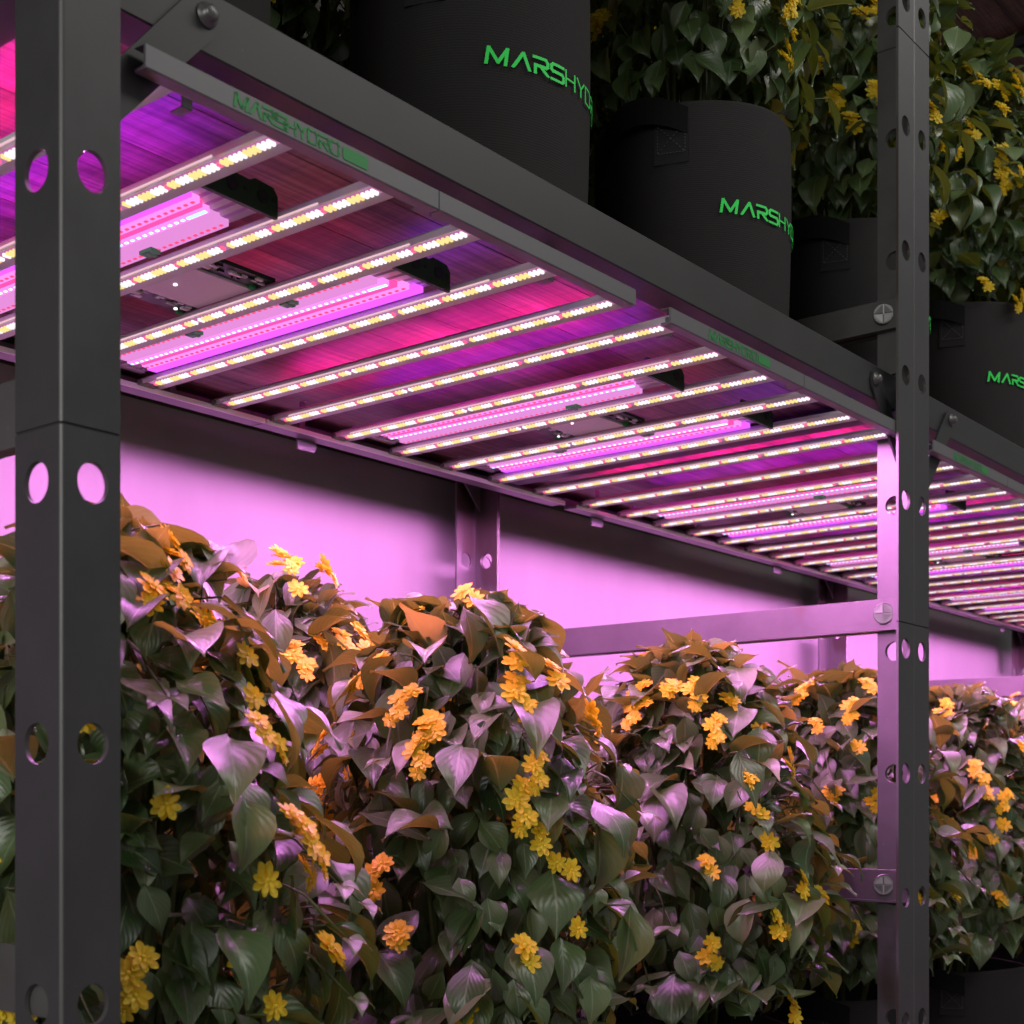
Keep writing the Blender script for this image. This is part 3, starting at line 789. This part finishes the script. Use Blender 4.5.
FLO={
'LA' : [(-93, 0.52), (-77, 0.49), (-79, 0.45), (-81, 0.42), (-113, 0.35), (-84, 0.28), (-60, 0.21), (-121, 0.21), (-69, 0.3), (-75, 0.34), (-88, 0.6), (-103, 0.56), (-90, 0.21), (-45, 0.59), (-133, 0.43), (-166, 0.47), (-156, 0.3), (-146, 0.19)] ,
'LB' : [(157, 0.61), (149, 0.44), (136, 0.38), (136, 0.34), (-169, 0.28), (-160, 0.21), (161, 0.54), (-166, 0.49), (-155, 0.46), (-158, 0.43), (-123, 0.37), (-117, 0.33), (-110, 0.29), (-104, 0.53), (-121, 0.5), (-117, 0.41), (-120, 0.55), (-148, 0.63), (-137, 0.62), (-56, 0.48), (137, 0.38), (-103, 0.21), (150, 0.52)] ,
'LC' : [(167, 0.31), (-177, 0.28), (140, 0.24), (179, 0.39), (174, 0.55), (-179, 0.52), (-137, 0.49), (-127, 0.41), (-125, 0.36), (-119, 0.31), (-143, 0.28), (-147, 0.55), (-125, 0.53), (-96, 0.25), (-114, 0.19), (-141, 0.15), (-105, 0.48), (-85, 0.44), (164, 0.48), (-104, 0.45), (-161, 0.55)] ,
'LD' : [(169, 0.59), (-149, 0.55), (-147, 0.47), (-160, 0.39), (-173, 0.52), (176, 0.34), (-150, 0.14), (-174, 0.16), (-129, 0.59), (120, 0.58), (-139, 0.38)] ,
'LE' : [(-163, 0.56), (-145, 0.44), (-148, 0.26), (-139, 0.29), (-134, 0.17), (-126, 0.38), (-165, 0.4), (-168, 0.38), (-161, 0.32), (-169, 0.28), (-100, 0.49)] ,
'LF' : [(115, 0.64), (149, 0.62), (113, 0.6), (-175, 0.18)] ,
'LG' : [(-132, 0.66), (-130, 0.66), (-125, 0.52), (-81, 0.53), (-96, 0.54), (-108, 0.54), (-70, 0.56), (-61, 0.65), (-116, 0.61), (-120, 0.32), (-98, 0.39), (-100, 0.17)] ,
'UB' : [(-131, 0.13), (-103, 0.15), (-100, 0.12), (163, 0.15), (-99, 0.09)] ,
'UC' : [(-146, 0.36), (-158, 0.2), (-141, 0.2), (178, 0.15), (-167, 0.27)] ,
'UD' : [(-145, 0.52), (-141, 0.49), (-125, 0.47), (-127, 0.41), (-157, 0.31), (-129, 0.26), (-94, 0.49), (-166, 0.17), (-114, 0.2), (-121, 0.26), (-109, 0.01), (-174, 0.49)] ,
}
GL='flowering plants under the grow lights'; GU='flowering plants in black bags on the upper shelf'
lower=[
 (.90,1.25,0,0.6,'LA','yellow-flowered plant right beside the wide left post, on the lit lower shelf'),
 (1.473,1.25,1,1.3,'LB','yellow-flowered plant centre front on the lit lower shelf, dark green face'),
 (2.046,1.25,2,2.0,'LC','yellow-flowered plant in front of the pink cross bars, on the lit lower shelf'),
 (2.619,1.25,3,.7,'LD','yellow-flowered plant behind the right-hand post, on the lit lower shelf'),
 (3.192,1.25,4,2.9,'LE','yellow-flowered plant just right of the right-hand post, on the lit lower shelf'),
 (3.765,1.25,0,4.0,'LF','yellow-flowered plant at the right edge of the lit lower shelf'),
 (1.50,1.66,2,4.4,'LG','pink-lit plant by the wall between the left post and the centre plant'),
 (.90,1.68,1,3.3,None,'pink-lit plant by the wall, behind the wide left post'),
 (2.046,1.68,3,3.9,None,'pink-lit plant by the wall, behind the centre plant'),
 (2.619,1.68,4,5.1,None,'pink-lit plant by the wall, left of the screw on the cross bar'),
 (3.192,1.68,0,1.9,None,'pink-lit plant by the wall, last one left of the right-hand post'),
 (3.765,1.68,1,.4,None,'pink-lit plant by the wall, first one right of the right-hand post'),
 (4.338,1.68,2,.9,None,'pink-lit plant by the wall at the far right edge'),
]
for x,y,f,rz,k,lab in lower:
    plant(x,y,LZ,lab,GL,f,rz,FLO.get(k,()),12 if k else 30,{'LA':1.05,'LG':1.12,'LB':1.02}.get(k,1.0))
upper=[
 (.90,1.25,3,2.2,None,'black grow bag at the upper left behind the wide post, above the bolted rail'),
 (1.473,1.25,0,.3,None,'largest black grow bag in view, green lettering cut by the top edge plants'),
 (2.046,1.25,1,5.2,'UB','black grow bag with a square stitched patch and lettering, right of the largest bag'),
 (2.619,1.25,4,2.4,'UC','flowering plant spilling over its black bag just left of the right-hand post'),
 (3.192,1.25,2,1.1,'UD','tall flowering plant in black bag right of the right-hand post'),
 (1.473,1.68,4,1.0,None,'dark bagged plant by the wall glimpsed left of the largest black bag'),
 (2.046,1.68,2,2.6,None,'dark bagged plant by the wall behind the largest black bag'),
 (2.619,1.68,3,5.5,None,'bagged plant by the wall behind the bag with the stitched patch'),
 (3.192,1.68,1,2.5,None,'bagged plant by the wall on the upper shelf beside the right-hand post'),
]
labels_fix={1:'largest black grow bag in view, top cut off, green lettering at its right side'}
for i,(x,y,f,rz,k,lab) in enumerate(upper):
    plant(x,y,UZ,labels_fix.get(i,lab),GU,f,rz,FLO.get(k,()),14 if k else 20,1.0)

# ------------------------------------------------------------------ the setting
def struct(name,x0,x1,y0,y1,z0,z1,mat):
    mb=MB(); mb.box(x0,x1,y0,y1,z0,z1); o=mb.build(name,mat); o['kind']='structure'; return o
struct('floor',-4,9,-5,2.2,-.1,0,M['floor'])
struct('wall_back',-2,9,2.062,2.2,0,1.80,M['wall'])
struct('wall_back_upper',-2,9,2.062,2.2,1.80,3.9,M['wood_d'])

# ------------------------------------------------------------------ light
w=bpy.data.worlds.new('World'); scene.world=w; w.use_nodes=True
bg=w.node_tree.nodes['Background']; bg.inputs['Color'].default_value=(1.0,.98,.96,1); bg.inputs['Strength'].default_value=.21
def area(name,loc,target,sx,sy,power,col):
    l=bpy.data.lights.new(name,'AREA'); l.shape='RECTANGLE'; l.size=sx; l.size_y=sy; l.energy=power; l.color=col
    o=bpy.data.objects.new(name,l); COL.objects.link(o); o.location=loc
    o.rotation_euler=(Vector(target)-Vector(loc)).to_track_quat('-Z','Y').to_euler()
    return o
area('aisle_window_light',(-3.0,-.1,2.3),(1.8,1.2,1.4),2.2,1.8,62,(1,.985,.965))
area('ceiling_aisle_light',(3.0,-.8,3.9),(2.9,1.1,1.6),3.4,.6,34,(1,.97,.92))

# ------------------------------------------------------------------ camera
cam=bpy.data.cameras.new('camera'); co=bpy.data.objects.new('camera',cam); COL.objects.link(co); scene.camera=co
co.location=(0,0,ZC); cam.lens=49.99; cam.sensor_width=36; cam.sensor_fit='HORIZONTAL'
co.rotation_euler=(PI/2,0,math.atan2(.6246631,.7808944)-PI/2)
cam.shift_y=288/1024; cam.clip_start=.05
cam.dof.use_dof=True; cam.dof.focus_distance=1.95; cam.dof.aperture_fstop=11
scene.view_settings.view_transform='Standard'; scene.view_settings.look='None'
scene.view_settings.exposure=0; scene.view_settings.gamma=1; scene.view_settings.use_curve_mapping=False
try:
    scene.cycles.use_denoising=True; scene.cycles.sample_clamp_indirect=4; scene.cycles.max_bounces=6; scene.cycles.use_light_tree=True
    scene.cycles.caustics_reflective=False; scene.cycles.caustics_refractive=False
except Exception: pass
